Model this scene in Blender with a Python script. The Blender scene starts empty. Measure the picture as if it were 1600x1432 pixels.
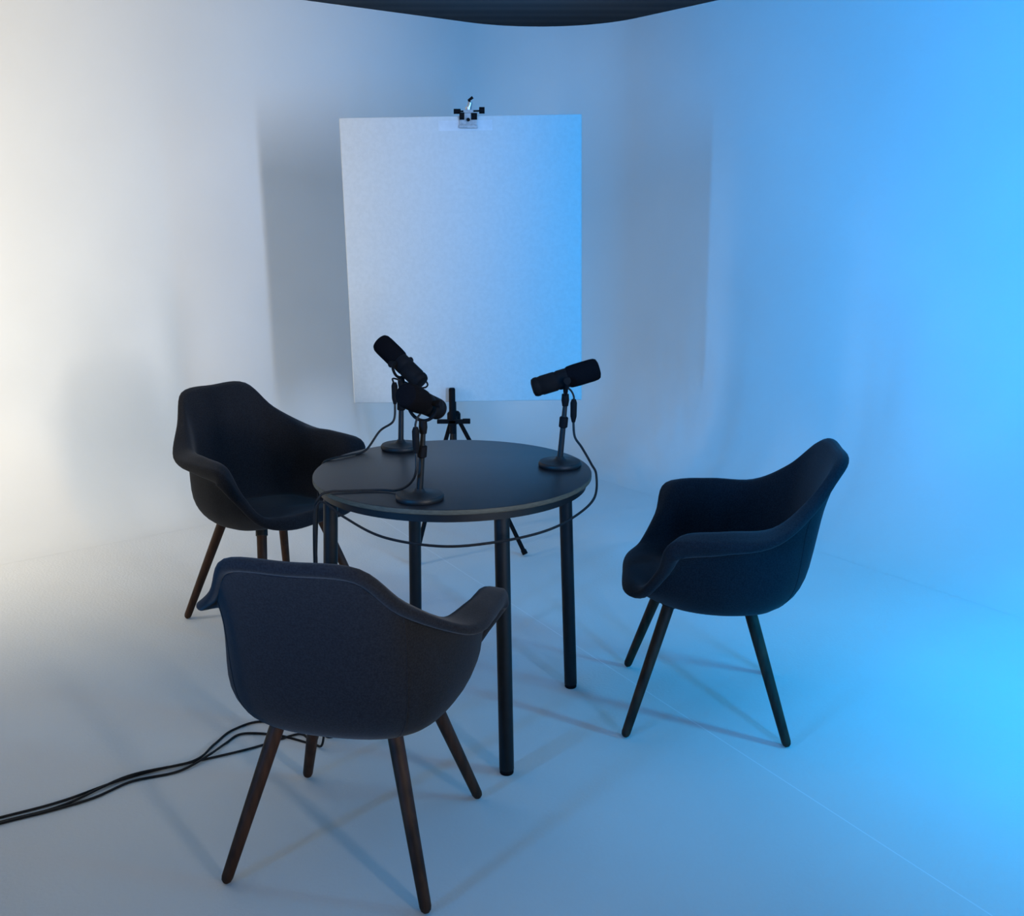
import bpy, bmesh, math
from mathutils import Vector, Matrix
sc = bpy.context.scene
COL = sc.collection
sc.view_settings.view_transform = 'Standard'
sc.view_settings.look = 'None'

# ------------------------------------------------------------ materials
def nodemat(name):
    m = bpy.data.materials.new(name); m.use_nodes = True
    nt = m.node_tree; b = nt.nodes['Principled BSDF']
    return m, nt, b
def setp(b, **k):
    for n, v in k.items():
        n = n.replace('_', ' ')
        if n in b.inputs: b.inputs[n].default_value = v
def noise_mat(name, c1, c2, scale, rough, bump=0.0, bscale=None, metallic=0.0, sheen=0.0, stretch=(1,1,1), spec=0.5, bdist=0.001, sheencol=(1,1,1,1)):
    m, nt, b = nodemat(name)
    tc = nt.nodes.new('ShaderNodeTexCoord'); mp = nt.nodes.new('ShaderNodeMapping')
    mp.inputs['Scale'].default_value = stretch
    nt.links.new(tc.outputs['Object'], mp.inputs['Vector'])
    n = nt.nodes.new('ShaderNodeTexNoise'); n.inputs['Scale'].default_value = scale; n.inputs['Detail'].default_value = 5
    nt.links.new(mp.outputs[0], n.inputs['Vector'])
    r = nt.nodes.new('ShaderNodeValToRGB')
    r.color_ramp.elements[0].position = .35; r.color_ramp.elements[1].position = .65
    r.color_ramp.elements[0].color = (*c1, 1); r.color_ramp.elements[1].color = (*c2, 1)
    nt.links.new(n.outputs['Fac'], r.inputs[0]); nt.links.new(r.outputs[0], b.inputs['Base Color'])
    setp(b, Roughness=rough, Metallic=metallic, Sheen_Weight=sheen, Specular_IOR_Level=spec)
    if sheen: setp(b, Sheen_Roughness=.5, Sheen_Tint=sheencol)
    if bump:
        n2 = nt.nodes.new('ShaderNodeTexNoise'); n2.inputs['Scale'].default_value = bscale or scale*4
        n2.inputs['Detail'].default_value = 3
        nt.links.new(mp.outputs[0], n2.inputs['Vector'])
        bp = nt.nodes.new('ShaderNodeBump'); bp.inputs['Strength'].default_value = bump; bp.inputs['Distance'].default_value = bdist
        nt.links.new(n2.outputs['Fac'], bp.inputs['Height']); nt.links.new(bp.outputs[0], b.inputs['Normal'])
    return m

M_fabric = noise_mat('charcoal_fabric', (.0055,.006,.0085), (.011,.012,.0155), 240, .95, .4, 380, sheen=.07, spec=.08, sheencol=(.93,.95,1,1))
M_wood = noise_mat('dark_stained_wood', (.018,.008,.0045), (.048,.020,.010), 9, .6, .15, 60, stretch=(6,6,.6), spec=.2)
M_metal = noise_mat('black_metal', (.004,.005,.006), (.006,.007,.009), 40, .5, .05, 300, spec=.22)
M_steel = noise_mat('dull_steel', (.35,.36,.37), (.5,.51,.52), 60, .35, metallic=1.0)
M_black = noise_mat('black_plastic', (.002,.002,.003), (.004,.004,.005), 60, .75, .05, 300, spec=.10)
M_foam = noise_mat('black_foam', (.002,.002,.003), (.004,.004,.005), 400, 1.0, .6, 500, spec=.03)
M_cable = noise_mat('black_rubber', (.004,.004,.005), (.007,.007,.008), 80, .6, spec=.2)
M_top = noise_mat('black_laminate', (.005,.006,.008), (.007,.008,.011), 30, .38, .05, 500, bdist=.0003, spec=.38)
M_edge = noise_mat('ply_edge', (.040,.036,.025), (.068,.060,.043), 60, .6, stretch=(1,1,8), spec=.2)
M_dark = noise_mat('dark_wall_paint', (.012,.013,.015), (.016,.017,.02), 3, .9)
M_board = noise_mat('polystyrene', (.46,.46,.455), (.49,.49,.485), 70, .75, .3, 170, bdist=.0016, spec=.3)
M_tape = noise_mat('clear_tape', (.47,.48,.50), (.52,.53,.55), 40, .3)

def cyc_mat(name, seam=False):
    m, nt, b = nodemat(name)
    g = nt.nodes.new('ShaderNodeNewGeometry')
    n = nt.nodes.new('ShaderNodeTexNoise'); n.inputs['Scale'].default_value = 1.3; n.inputs['Detail'].default_value = 6
    nt.links.new(g.outputs['Position'], n.inputs['Vector'])
    r = nt.nodes.new('ShaderNodeValToRGB')
    r.color_ramp.elements[0].position = .3; r.color_ramp.elements[1].position = .7
    r.color_ramp.elements[0].color = (.505,.500,.487,1); r.color_ramp.elements[1].color = (.545,.54,.525,1)
    nt.links.new(n.outputs['Fac'], r.inputs[0])
    out = r.outputs[0]
    if seam:
        dp = nt.nodes.new('ShaderNodeVectorMath'); dp.operation = 'DOT_PRODUCT'
        dp.inputs[1].default_value = (.865, .502, 0)
        nt.links.new(g.outputs['Position'], dp.inputs[0])
        s = nt.nodes.new('ShaderNodeMath'); s.operation = 'SUBTRACT'; s.inputs[1].default_value = .607*.865+2.583*.502
        nt.links.new(dp.outputs['Value'], s.inputs[0])
        a = nt.nodes.new('ShaderNodeMath'); a.operation = 'ABSOLUTE'; nt.links.new(s.outputs[0], a.inputs[0])
        l = nt.nodes.new('ShaderNodeMath'); l.operation = 'LESS_THAN'; l.inputs[1].default_value = .0016
        nt.links.new(a.outputs[0], l.inputs[0])
        mx = nt.nodes.new('ShaderNodeMix'); mx.data_type = 'RGBA'
        nt.links.new(l.outputs[0], mx.inputs['Factor']); nt.links.new(out, mx.inputs['A'])
        mx.inputs['B'].default_value = (.62,.62,.62,1)
        out = mx.outputs['Result']
    nt.links.new(out, b.inputs['Base Color'])
    n2 = nt.nodes.new('ShaderNodeTexNoise'); n2.inputs['Scale'].default_value = 110 if seam else 60
    n2.inputs['Detail'].default_value = 4
    nt.links.new(g.outputs['Position'], n2.inputs['Vector'])
    bp = nt.nodes.new('ShaderNodeBump'); bp.inputs['Strength'].default_value = .6 if seam else .15; bp.inputs['Distance'].default_value = .002
    nt.links.new(n2.outputs['Fac'], bp.inputs['Height'])
    last = bp
    if not seam:
        ds = nt.nodes.new('ShaderNodeVectorMath'); ds.operation = 'DISTANCE'; ds.inputs[1].default_value = (.72, 5.65, .35)
        nt.links.new(g.outputs['Position'], ds.inputs[0])
        mr = nt.nodes.new('ShaderNodeMapRange'); mr.inputs['From Min'].default_value = .15; mr.inputs['From Max'].default_value = .75
        mr.inputs['To Min'].default_value = 1; mr.inputs['To Max'].default_value = 0
        nt.links.new(ds.outputs['Value'], mr.inputs['Value'])
        mp = nt.nodes.new('ShaderNodeMapping'); mp.inputs['Scale'].default_value = (7, 3, 1.6); mp.inputs['Rotation'].default_value = (0, .3, .5)
        nt.links.new(g.outputs['Position'], mp.inputs['Vector'])
        nw = nt.nodes.new('ShaderNodeTexNoise'); nw.inputs['Scale'].default_value = 1.0; nw.inputs['Detail'].default_value = 1.5
        nt.links.new(mp.outputs[0], nw.inputs['Vector'])
        mm = nt.nodes.new('ShaderNodeMath'); mm.operation = 'MULTIPLY'
        nt.links.new(mr.outputs['Result'], mm.inputs[0]); nt.links.new(nw.outputs['Fac'], mm.inputs[1])
        b2 = nt.nodes.new('ShaderNodeBump'); b2.inputs['Strength'].default_value = .6; b2.inputs['Distance'].default_value = .05
        nt.links.new(mm.outputs[0], b2.inputs['Height']); nt.links.new(bp.outputs[0], b2.inputs['Normal'])
        last = b2
    nt.links.new(last.outputs[0], b.inputs['Normal'])
    setp(b, Roughness=.7 if seam else .8, Specular_IOR_Level=.2)
    return m
M_cyc = cyc_mat('cyclorama_paint'); M_floor = cyc_mat('floor_paint', True)

m, nt, b = nodemat('ribbed_dark_ceiling'); M_ceil = m
g = nt.nodes.new('ShaderNodeNewGeometry'); w = nt.nodes.new('ShaderNodeTexWave'); w.inputs['Scale'].default_value = 1.2
w.bands_direction = 'Y'; w.inputs['Distortion'].default_value = .4
nt.links.new(g.outputs['Position'], w.inputs['Vector'])
r = nt.nodes.new('ShaderNodeValToRGB'); r.color_ramp.elements[0].color = (.70,.72,.74,1); r.color_ramp.elements[1].color = (.84,.86,.88,1)
nt.links.new(w.outputs['Fac'], r.inputs[0]); nt.links.new(r.outputs[0], b.inputs['Base Color']); setp(b, Roughness=.9)

# ------------------------------------------------------------ helpers
def mk(name, verts, faces, mat, parent=None, smooth=True, label=None, kind=None, cat=None, autosmooth=None):
    me = bpy.data.meshes.new(name)
    me.from_pydata([tuple(v) for v in verts], [], faces); me.update()
    bm = bmesh.new(); bm.from_mesh(me)
    bmesh.ops.recalc_face_normals(bm, faces=bm.faces); bm.to_mesh(me); bm.free()
    if smooth:
        for p in me.polygons: p.use_smooth = True
        try: me.set_sharp_from_angle(angle=math.radians(autosmooth or 40))
        except Exception: pass
    me.materials.append(mat)
    o = bpy.data.objects.new(name, me); COL.objects.link(o)
    if parent: o.parent = parent
    if label: o['label'] = label
    if kind: o['kind'] = kind
    if cat: o['category'] = cat
    return o
def empty(name, loc, rotz=0, label=None, cat=None, group=None):
    e = bpy.data.objects.new(name, None); COL.objects.link(e)
    e.empty_display_size = .1; e.location = loc; e.rotation_euler = (0, 0, rotz)
    if label: e['label'] = label
    if cat: e['category'] = cat
    if group: e['group'] = group
    return e
def merge(*parts):
    V = []; F = []
    for v, f in parts:
        o = len(V); V += list(v); F += [tuple(i+o for i in q) for q in f]
    return V, F
def tube(pts, rad, segs=12, closed=False):
    pts = [Vector(p) for p in pts]; n = len(pts)
    rr = rad if isinstance(rad, (list, tuple)) else [rad]*n
    T = []
    for i in range(n):
        if closed: t = pts[(i+1) % n]-pts[i-1]
        else: t = pts[min(i+1, n-1)]-pts[max(i-1, 0)]
        T.append(t.normalized())
    up = Vector((0, 0, 1)) if abs(T[0].z) < .9 else Vector((1, 0, 0))
    N = (up-T[0]*up.dot(T[0])).normalized()
    V = []; F = []
    for i in range(n):
        N = (N-T[i]*N.dot(T[i])).normalized(); B = T[i].cross(N)
        for k in range(segs):
            a = 2*math.pi*k/segs
            V.append(pts[i]+(N*math.cos(a)+B*math.sin(a))*rr[i])
    m_ = n if closed else n-1
    for i in range(m_):
        j = (i+1) % n
        for k in range(segs):
            k2 = (k+1) % segs
            F.append((i*segs+k, i*segs+k2, j*segs+k2, j*segs+k))
    if not closed:
        F.append(tuple(range(segs))); F.append(tuple((n-1)*segs+k for k in range(segs)))
    return V, F
def lathe(profile, segs=48, M=None):
    V = []; F = []; idx = []
    for r_, z_ in profile:
        if r_ < 1e-6:
            idx.append([len(V)]); V.append(Vector((0, 0, z_)))
        else:
            idx.append(list(range(len(V), len(V)+segs)))
            for k in range(segs):
                a = 2*math.pi*k/segs; V.append(Vector((r_*math.cos(a), r_*math.sin(a), z_)))
    for a, c in zip(idx[:-1], idx[1:]):
        for k in range(segs):
            k2 = (k+1) % segs
            if len(a) == 1 and len(c) == 1: continue
            if len(a) == 1: F.append((a[0], c[k], c[k2]))
            elif len(c) == 1: F.append((a[k], a[k2], c[0]))
            else: F.append((a[k], a[k2], c[k2], c[k]))
    if len(idx[0]) > 1: F.append(tuple(idx[0]))
    if len(idx[-1]) > 1: F.append(tuple(idx[-1]))
    if M: V = [M @ v for v in V]
    return V, F
def box(x0, x1, y0, y1, z0, z1, M=None):
    V = [Vector(p) for p in [(x0,y0,z0),(x1,y0,z0),(x1,y1,z0),(x0,y1,z0),(x0,y0,z1),(x1,y0,z1),(x1,y1,z1),(x0,y1,z1)]]
    if M: V = [M @ v for v in V]
    return V, [(0,3,2,1),(4,5,6,7),(0,1,5,4),(1,2,6,5),(2,3,7,6),(3,0,4,7)]
def bev(o, w=.003, s=2):
    m_ = o.modifiers.new('bevel', 'BEVEL'); m_.width = w; m_.segments = s; m_.limit_method = 'ANGLE'
def crom(P, per=8, closed=False):
    P = [Vector(p) for p in P]; n = len(P); out = []
    rng = n if closed else n-1
    for i in range(rng):
        if closed: p0, p1, p2, p3 = P[i-1], P[i], P[(i+1) % n], P[(i+2) % n]
        else: p0, p1, p2, p3 = P[max(i-1,0)], P[i], P[i+1], P[min(i+2, n-1)]
        for k in range(per):
            t = k/per
            out.append(.5*((2*p1)+(p2-p0)*t+(2*p0-5*p1+4*p2-p3)*t*t+(3*p1-p0-3*p2+p3)*t**3))
    if not closed: out.append(P[-1])
    return out

# ------------------------------------------------------------ room
mk('floor', [(-6,-4,0),(6,-4,0),(6,10,0),(-6,10,0)], [(0,1,2,3)], M_floor, smooth=False, kind='structure')
mk('ceiling', [(-6,-4,2.9),(6,-4,2.9),(6,10,2.9),(-6,10,2.9)], [(0,3,2,1)], M_ceil, smooth=False, kind='structure')
for nm, q in (('wall_left', [(-6,-4),(-6,10)]), ('wall_right', [(6,10),(6,-4)]), ('wall_front', [(6,-4),(-6,-4)]), ('wall_rear', [(-6,10),(6,10)])):
    (a, b_), (c, d) = q
    mk(nm, [(a,b_,0),(c,d,0),(c,d,2.9),(a,b_,2.9)], [(0,1,2,3)], M_dark, smooth=False, kind='structure')

corner = Vector((.30, 6.80)); aL = math.radians(38.5); aR = math.radians(125)
dL = Vector((-math.cos(aL), -math.sin(aL))); dR = Vector((-math.cos(aR), -math.sin(aR)))
nL = Vector((math.sin(aL), -math.cos(aL)))
nR = Vector((-math.sin(aR), math.cos(aR)))
if nR.dot(Vector((0, 3))-corner) < 0: nR = -nR
ang = dL.angle(dR); rc = .66; tl = rc/math.tan(ang/2)
ctr = corner+(dL+dR).normalized()*(rc/math.sin(ang/2))
path = []
LW = 6.0
for i in range(13):
    t = LW+(tl-LW)*i/12; path.append((corner+dL*t, nL))
pa = corner+dL*tl-ctr; pb = corner+dR*tl-ctr
a0 = math.atan2(pa.y, pa.x); a1 = math.atan2(pb.y, pb.x)
for i in range(1, 24):
    a = a0+(a1-a0)*i/24; v = Vector((math.cos(a), math.sin(a))); path.append((ctr+v*rc, -v))
for i in range(13):
    t = tl+(LW-tl)*i/12; path.append((corner+dR*t, nR))
# cove: easing curve so the wall blends softly into the floor
CR = .62; prof = []
for i in range(19):
    a = math.pi/2*i/18
    prof.append((CR-CR*math.sin(a)**1.0, (CR-CR*math.cos(a))*(.9+.1*i/18)+.0004))
prof += [(0, .95), (0, 1.4), (0, 1.9), (0, 2.497), (-.05, 2.497)]
V = []; F = []
for p, n_ in path:
    for d, z in prof: V.append((p.x+n_.x*d, p.y+n_.y*d, z))
k = len(prof)
for i in range(len(path)-1):
    for j in range(k-1): F.append((i*k+j, (i+1)*k+j, (i+1)*k+j+1, i*k+j+1))
mk('wall_back', V, F, M_cyc, kind='structure')

# ------------------------------------------------------------ table
TC = Vector((-.166, 2.79, 0)); TR = .389
tb = empty('round_table', TC, 0, 'round black table with thin edge and four tubular metal legs', 'table')
mk('tabletop', *lathe([(0,.7395),(TR-.004,.7395),(TR-.001,.7385),(TR-.001,.738),(0,.738)], 96), M_top, tb)
mk('edge_band', *lathe([(0,.7379),(TR-.0005,.7379),(TR,.737),(TR,.7265),(TR-.002,.725),(0,.725)], 96), M_edge, tb, label='pale brown plywood table edge')
fr = merge(lathe([(TR-.035,.7248),(TR-.014,.7248),(TR-.014,.703),(TR-.035,.703),(TR-.035,.7248)], 96))
mk('frame_ring', *fr, M_metal, tb)
for i in range(4):
    a = math.radians(-66.5)+i*math.pi/2
    c, s = math.cos(a), math.sin(a)
    top = Vector((.350*c, .350*s, .724)); ft = Vector((.381*c, .381*s, .012))
    L = mk('leg', *tube([top, top.lerp(ft, .5), ft], .0195, 24), M_metal, tb)
    gl = mk('foot_glide', *lathe([(.017,0),(.0185,.002),(.0185,.0125),(0,.0125)], 24, Matrix.Translation((ft.x, ft.y, 0))), M_black, L)

# ------------------------------------------------------------ chair
def build_chair():
    e = empty('armchair', (0,0,0))
    R3 = [(0,.178,.434),(.09,.175,.432),(.154,.142,.420),(.182,.09,.410),(.194,.035,.404),(.195,-.04,.401),(.180,-.118,.401),(.146,-.160,.401),(.092,-.188,.403),(0,-.198,.404)]
    R4 = [(0,.220,.442),(.115,.215,.441),(.188,.168,.444),(.222,.108,.454),(.235,.048,.462),(.236,-.03,.464),(.216,-.135,.464),(.177,-.195,.466),(.113,-.234,.472),(0,-.246,.476)]
    R5 = [(0,.238,.434),(.120,.232,.434),(.199,.184,.450),(.231,.118,.507),(.240,.058,.554),(.238,-.03,.576),(.213,-.145,.590),(.180,-.215,.625),(.126,-.267,.668),(0,-.284,.680)]
    R6 = [(0,.245,.422),(.124,.239,.422),(.206,.192,.448),(.244,.134,.530),(.264,.086,.618),(.267,-.020,.636),(.240,-.145,.642),(.190,-.235,.702),(.133,-.302,.778),(0,-.319,.791)]
    R7 = [(0,.246,.410),(.126,.240,.410),(.211,.197,.440),(.258,.148,.524),(.306,.118,.612),(.316,-.012,.624),(.298,-.152,.634),(.206,-.256,.710),(.136,-.325,.802),(0,-.339,.811)]
    cen = (0, -.005, .403)
    def ring(fac, dz):
        return [tuple(cen[i]+(q[i]-cen[i])*fac-(dz if i == 2 else 0) for i in range(3)) for q in R3]
    rings = [ring(.02,0), ring(.4,.001), ring(.75,.002), R3, R4, R5, R6, R7]
    full = []
    for r_ in rings:
        f = r_ + [(-x, y, z) for x, y, z in r_[-2:0:-1]]
        full.append(crom(f, 6, True))
    nC = len(full[0])
    cols = [crom([full[r_][c] for r_ in range(len(rings))], 5) for c in range(nC)]
    nR_ = len(cols[0])
    bm = bmesh.new()
    vs = [[bm.verts.new(cols[c][r_]) for r_ in range(nR_)] for c in range(nC)]
    cv = bm.verts.new(cen)
    for c in range(nC):
        c2 = (c+1) % nC
        bm.faces.new((cv, vs[c2][0], vs[c][0]))
        for r_ in range(nR_-1):
            bm.faces.new((vs[c][r_], vs[c2][r_], vs[c2][r_+1], vs[c][r_+1]))
    bmesh.ops.recalc_face_normals(bm, faces=bm.faces[:]); bm.normal_update()
    if cv.normal.z < 0:
        bmesh.ops.reverse_faces(bm, faces=bm.faces[:]); bm.normal_update()
    TH = .028
    def th(c, r_):
        cc = min(c, nC-c); w_ = math.exp(-((cc-26)/6.5)**2)
        w6 = math.exp(-((cc-37)/4.0)**2)
        u = max(0.0, (r_-(nR_-16))/15.0)
        return TH+(.024*w_-.009*w6)*u*u*(3-2*u)
    N_ = [[vs[c][r_].normal.copy() for r_ in range(nR_)] for c in range(nC)]
    P_ = [[vs[c][r_].co.copy() for r_ in range(nR_)] for c in range(nC)]
    cn = cv.normal.copy(); bm.free()
    V = []; F = []; rows = []
    def addrow(f):
        base = len(V)
        for c in range(nC): V.append(f(c))
        rows.append(base)
    V.append(Vector(cen))
    for r_ in range(nR_): addrow(lambda c: P_[c][r_])
    for i in range(1, 8):
        t = math.pi*i/8
        def f(c):
            T_ = th(c, nR_-1)
            e_ = P_[c][-1]; nn = N_[c][-1]; out = (P_[c][-1]-P_[c][-2]); out = (out-nn*out.dot(nn)).normalized()
            return e_-nn*(T_/2)+nn*(T_/2*math.cos(t))+out*(min(T_, .032)/2*math.sin(t))
        addrow(f)
    for r_ in range(nR_-1, -1, -1): addrow(lambda c: P_[c][r_]-N_[c][r_]*th(c, r_))
    V.append(Vector(cen)-cn*TH); last = len(V)-1
    for c in range(nC):
        c2 = (c+1) % nC
        F.append((0, rows[0]+c2, rows[0]+c)); F.append((last, rows[-1]+c, rows[-1]+c2))
        for a, b_ in zip(rows[:-1], rows[1:]): F.append((a+c, a+c2, b_+c2, b_+c))
    mk('seat_shell', V, F, M_fabric, e, autosmooth=180)
    def seamline(c, r0, r1): return [P_[c][r_]-N_[c][r_]*(th(c, r_)+.0001) for r_ in range(r0, r1)]
    for c in (43, nC-43): mk('seam', *tube(seamline(c, 14, nR_-1), .0009, 6), M_fabric, e)
    for sx in (-1, 1):
        for sy in (-1, 1):
            top = Vector((sx*.126, sy*.106, .384)); ft = Vector((sx*.230, sy*.222, .012))
            ax = (ft-top).normalized()
            pts = [top, top.lerp(ft, .3), top.lerp(ft, .7), ft-ax*.004, ft+ax*.004, ft+ax*.0095]
            mk('leg', *tube(pts, [.0175,.0165,.0145,.013,.011,.006], 20), M_wood, e)
            mk('leg_bracket', *tube([top-ax*.008, top+ax*.024], .0205, 20), M_metal, e)
    return e
proto = build_chair()
def copy_tree(o, parent=None):
    n = o.copy(); COL.objects.link(n)
    if parent is not None: n.parent = parent
    for c in list(o.children): copy_tree(c, n)
    return n
def place(o, loc, F, shell=(0,0,0)):
    o.location = (loc[0], loc[1], 0); o.rotation_euler = (0, 0, math.atan2(-F[0], F[1]))
    o['category'] = 'chair'; o['group'] = 'armchairs around the round table'
    for c in o.children:
        if c.name.startswith('sea'): c.location = shell
c2 = copy_tree(proto); c3 = copy_tree(proto)
place(proto, (-.360, 2.15), (.215, .975), (.014, 0, .003))
proto['label'] = 'charcoal upholstered armchair, back turned, standing beside the floor cables'
place(c2, (.570, 2.828), (-.992, .122), (0, 0, -.004))
c2['label'] = 'charcoal upholstered armchair alone in blue light, side to table'
place(c3, (-.864, 3.525), (.78, -.63), (-.014, .020, .008))
c3['label'] = 'charcoal upholstered armchair, open seat showing, lit by white light'

# ------------------------------------------------------------ microphones
def microphone(base, pivot, d, label, ls, loop):
    e = empty('microphone', base, 0, label, 'microphone', 'microphones on the round table')
    B = Vector(base); P = Vector(pivot)-B; d = Vector(d).normalized(); ls = Vector(ls).normalized()
    mk('stand_base', *lathe([(0,0),(.059,0),(.0615,.003),(.0615,.010),(.058,.0145),(.02,.018),(.014,.022),(.011,.028),(0,.028)], 48), M_metal, e)
    st = Vector((P.x, P.y, P.z-.075))
    mk('stem', *tube([(0,0,.02), Vector((0,0,.02)).lerp(st, .5), st], [.0085,.008,.0065], 16), M_metal, e)
    cl = Vector((0,0,.02)).lerp(st, .58); cu = Vector((0,0,.02)).lerp(st, .78)
    mk('clutch', *tube([cl, cl.lerp(cu,.08), cl.lerp(cu,.92), cu], [.0095,.0125,.0125,.0095], 20), M_black, e)
    mk('mount', *tube([st-Vector((0,0,.004)), st+Vector((0,0,.012)), st+Vector((0,0,.03))], [.0085,.011,.010], 16), M_black, e)
    side = d.cross(Vector((0,0,1))).normalized()
    arc = []
    for i in range(17):
        a = math.pi*i/16
        arc.append(P+side*(.041*math.cos(a))-Vector((0,0,1))*(.046*math.sin(a)))
    yo = mk('yoke', *tube(arc, .0042, 10), M_black, e)
    for s_ in (-1, 1):
        q = P+side*.041*s_
        mk('yoke_knob', *tube([q-side*s_*.014, q, q+side*s_*.009], [.006,.010,.010], 16), M_black, yo)
    R = Vector((0,0,1)).rotation_difference(d).to_matrix().to_4x4()
    M = Matrix.Translation(P) @ R
    mk('body', *lathe([(0,-.098),(.014,-.098),(.0235,-.095),(.027,-.088),(.0275,-.080),(.0262,-.078),(.0262,-.072),(.0275,-.070),(.0275,-.030),(.0262,-.028),(.0262,-.024),(.0278,-.022),(.0278,.004),(.026,.008),(0,.008)], 40, M), M_black, e)
    mk('windscreen', *lathe([(0,.006),(.0285,.006),(.0308,.012),(.0318,.03),(.0318,.076),(.0305,.088),(.027,.0945),(.018,.098),(0,.0985)], 40, M), M_foam, e)
    pl = Vector((st.x, st.y, st.z+.012))+ls*.024
    if loop:
        pts = crom([P-d*.07+side*.024, P-d*.085+side*.040-Vector((0,0,.018)), P-d*.05+side*.040-Vector((0,0,.05)), pl+Vector((0,0,.016)), pl], 8)
    else:
        pts = crom([P-Vector((0,0,.022)), P-Vector((0,0,.035))+ls*.016, pl+Vector((0,0,.012)), pl], 8)
    mk('lead', *tube(pts, .0028, 8), M_cable, e)
    mk('plug', *tube([pl+Vector((0,0,.004)), pl-Vector((0,0,.006)), pl-Vector((0,0,.045)), pl-Vector((0,0,.062))], [.006,.0095,.009,.005], 16), M_black, e)
    return B+pl-Vector((0,0,.062))
zt = .7396
p1 = microphone((-.340,3.055,zt), (-.334,3.055,1.006), (-.65,.40,.55), 'black broadcast microphone tilted steeply upward on a round desk stand', (-.8,-.6,0), True)
p2 = microphone((-.234,2.496,zt), (-.221,2.490,.990), (-.34,-.87,.36), 'black broadcast microphone angled outward on a desk stand near table edge', (-.7,-.7,0), False)
p3 = microphone((.137,2.839,zt), (.150,2.839,.993), (.95,.05,.28), 'black broadcast microphone held nearly level on a desk stand', (1,-.2,0), False)

# ------------------------------------------------------------ cables
def cable(name, pts, label):
    o = mk(name, *tube(crom(pts, 10), .0034, 8), M_cable, None, label=label, cat='cable')
    o['group'] = 'microphone cables'
    return o
zc = zt+.0042; zf = .0042
cable('microphone_cable', [p1, (p1.x-.005,p1.y-.01,p1.z-.05), (-.40,3.03,.80), (-.440,3.00,zc+.004), (-.48,2.955,zc), (-.525,2.91,zc), (-.550,2.885,.733), (-.553,2.83,.69), (-.545,2.70,.50), (-.54,2.62,.20), (-.56,2.63,.03), (-.61,2.66,zf),
   (-.727,2.711,zf), (-.80,2.66,zf), (-.83,2.58,zf), (-.860,2.48,zf+.006), (-1.006,2.407,zf+.006), (-1.121,2.285,zf), (-1.244,2.211,zf), (-1.6,2.02,zf), (-2.2,1.9,zf)],
   'thin black cable running from microphone over table edge to floor')
cable('microphone_cable', [p2, (p2.x-.002,p2.y-.004,p2.z-.05), (-.262,2.505,.775), (-.30,2.55,zc+.004), (-.345,2.566,zc), (-.440,2.556,zc), (-.470,2.550,zc), (-.496,2.543,.733), (-.512,2.538,.68), (-.520,2.545,.45), (-.522,2.555,.2), (-.54,2.58,.03), (-.57,2.61,zf),
   (-.609,2.637,zf), (-.71,2.566,zf), (-.818,2.508,zf), (-.94,2.450,zf), (-1.037,2.386,zf), (-1.135,2.300,zf), (-1.261,2.226,zf), (-1.6,2.05,zf), (-2.2,1.95,zf)],
   'thin black cable crossing tabletop then dropping to the floor')
cable('microphone_cable', [p3, (p3.x+.004,p3.y-.01,p3.z-.04), (.197,2.81,.80), (.220,2.765,.765), (.232,2.725,.742), (.218,2.62,.705), (.155,2.52,.682), (.075,2.44,.670), (-.04,2.385,.662), (-.171,2.365,.658), (-.317,2.40,.670), (-.425,2.475,.699), (-.480,2.522,.722), (-.502,2.530,.712), (-.508,2.528,.66), (-.510,2.525,.45), (-.51,2.53,.2), (-.52,2.55,.03), (-.56,2.585,zf),
   (-.66,2.63,zf), (-.765,2.64,zf), (-.80,2.585,zf), (-.825,2.51,zf+.007), (-.885,2.44,zf), (-.99,2.392,zf), (-1.06,2.315,zf), (-1.15,2.255,zf), (-1.255,2.198,zf), (-1.6,1.99,zf), (-2.2,1.85,zf)],
   'thin black cable looping below the table front and down to floor')

# ------------------------------------------------------------ reflector board
bd = mk('foam_board', *box(-.4955,.4955,-.02,.02,-.5925,.5925), M_board, None, smooth=False, label='large white polystyrene reflector board clamped upright on a stand', cat='reflector board')
bd.location = (-.202, 4.41, 1.227); bd.rotation_euler = (0, math.radians(-.9), 0)
bev(bd, .004, 2)
tp = mk('tape_strip', *box(-.09,.13,-.0208,-.0202,.535,.575), M_tape, bd, smooth=False, label='clear tape strip')

sx, sy = -.259, 4.475
stn = empty('light_stand', (sx, sy, 0), 0, 'black tripod light stand holding the white board', 'light stand')
mk('pole', *tube([(0,0,.10),(0,0,1.0),(.06,0,1.83)], [.0125,.011,.009], 16), M_metal, stn)
mk('front_post', *tube([(0,-.115,.50),(0,-.115,.60),(0,-.115,.695),(0,-.115,.70)], [.014,.014,.014,.011], 16), M_black, stn)
hb = mk('hub', *merge(lathe([(0,.52),(.026,.52),(.030,.53),(.030,.565),(.022,.575),(0,.575)], 24), box(-.016,.016,-.13,0,.535,.56), box(-.066,.066,-.130,-.108,.545,.562), tube([(.045,-.12,.555),(.078,-.12,.555)], .012, 12)), M_black, stn)
bev(hb, .002)
mk('collar', *lathe([(0,.20),(.022,.20),(.022,.24),(0,.24)], 24), M_black, stn)
for a in (-43.7, 98, 250):
    c, s = math.cos(math.radians(a)), math.sin(math.radians(a))
    mk('leg', *tube([(.03*c,.03*s,.54),(.16*c,.16*s,.385),(.43*c,.43*s,.018)], .0095, 12), M_black, stn)
    mk('brace', *tube([(.02*c,.02*s,.22),(.22*c,.22*s,.30)], .005, 8), M_black, stn)
    mk('rubber_foot', *tube([(.425*c,.425*s,.026),(.437*c,.437*s,.010)], .0125, 12), M_black, stn)

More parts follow.
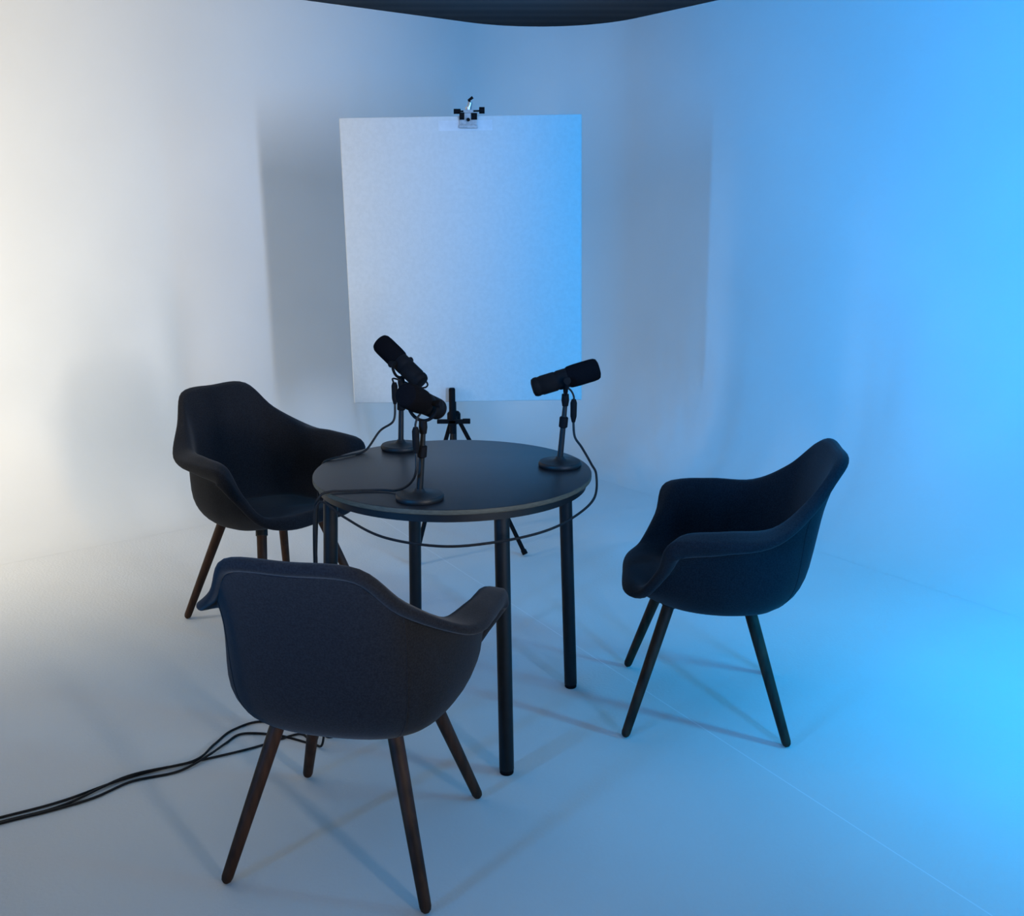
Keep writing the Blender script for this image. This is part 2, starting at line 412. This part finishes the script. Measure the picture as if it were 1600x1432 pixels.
cp = empty('clamp', (-.178, 4.41, 1.80), math.radians(0), 'small steel clamp with black knobs gripping the board top', 'clamp')
jaw = mk('jaw', *merge(box(-.036,.036,-.029,-.0235,-.028,.030), box(-.036,.036,.0235,.029,-.028,.030), box(-.036,.036,-.029,.029,.0265,.032), box(-.038,.038,-.034,-.0292,-.029,-.016)), M_steel, cp, smooth=False)
bev(jaw, .0015)
mk('jaw_screw', *merge(box(-.036,-.016,-.034,-.0292,.004,.032), box(.012,.036,-.034,-.0292,.004,.030), tube([(0,-.040,.004),(0,-.0295,.004)], .007, 16)), M_black, cp)
mk('spigot', *merge(tube([(0,0,.03),(0,0,.056)], .013, 16), tube([(.003,0,.054),(.008,0,.074)], .009, 12), box(-.020,.020,-.014,.014,.030,.044)), M_steel, cp)
mk('knob', *merge(tube([(-.060,-.01,.038),(-.032,-.01,.038)], .010, 16), tube([(-.036,-.01,.038),(.05,-.01,.040)], .0035, 10)), M_black, cp)
mk('knob', *tube([(.044,-.01,.042),(.066,-.01,.042)], .013, 16), M_black, cp)
mk('handle', *tube([(.008,0,.070),(.002,0,.082),(.018,0,.094)], .006, 10), M_black, cp)

# ------------------------------------------------------------ lights (tall strip lamps, plus an added overhead fill)
def strip(name, loc, tgt, power, col, w_=.12, h_=2.0, spread=90):
    l = bpy.data.lights.new(name, 'AREA'); l.shape = 'RECTANGLE'; l.size = w_; l.size_y = h_
    l.energy = power; l.color = col; l.spread = math.radians(spread)
    o = bpy.data.objects.new(name, l); COL.objects.link(o); o.location = loc
    o.rotation_euler = (Vector(tgt)-Vector(loc)).to_track_quat('-Z', 'Y').to_euler()
    return o
WH = (1.0, .93, .79); WX = (1.0, .90, .76); BL = (.0, .35, 1.0); BX = (.015, .36, 1.0); BS = (.0, .47, 1.0)
strip('lamp_white', (-2.85, -.1, 1.6), (-3.6, 5.0, 1.6), 57, WH, w_=.15, h_=1.8, spread=86)
strip('lamp_blue', (1.95, -.5, 1.6), (2.7, 5.0, 1.6), 112, BL, w_=.15, h_=1.8, spread=94)
strip('lamp_white_crossing', (1.9, -.5, 1.75), (-2.7, 4.7, 1.75), 22, WX, w_=.16, h_=1.7, spread=48)
strip('lamp_blue_crossing', (-2.40, -.1, 1.75), (2.2, 4.0, 1.75), 34, BX, w_=.08, h_=1.7, spread=56)
strip('lamp_white_side', (-3.2, 2.9, 1.3), (-2.2, 4.2, .4), 13, WH, h_=1.2, spread=90)
strip('lamp_blue_side', (2.6, 1.7, 1.3), (1.7, 3.1, .0), 30, BS, h_=1.0, spread=112)
strip('added_overhead_fill', (0, 1.6, 2.85), (0, 1.61, 0), 8.5, (.78,.90,1.0), w_=3.5, h_=3.0, spread=150)  # added soft fill from above to lift the floor, not a studio fixture

w = bpy.data.worlds.new('World'); sc.world = w; w.use_nodes = True
w.node_tree.nodes['Background'].inputs[0].default_value = (.3,.4,.6,1); w.node_tree.nodes['Background'].inputs[1].default_value = .05

cd = bpy.data.cameras.new('Camera'); cam = bpy.data.objects.new('Camera', cd); COL.objects.link(cam)
cd.sensor_width = 36; cd.lens = 36; cam.location = (0, 0, 1.46)
cam.rotation_euler = (math.radians(90-13.8), 0, 0)
sc.camera = cam
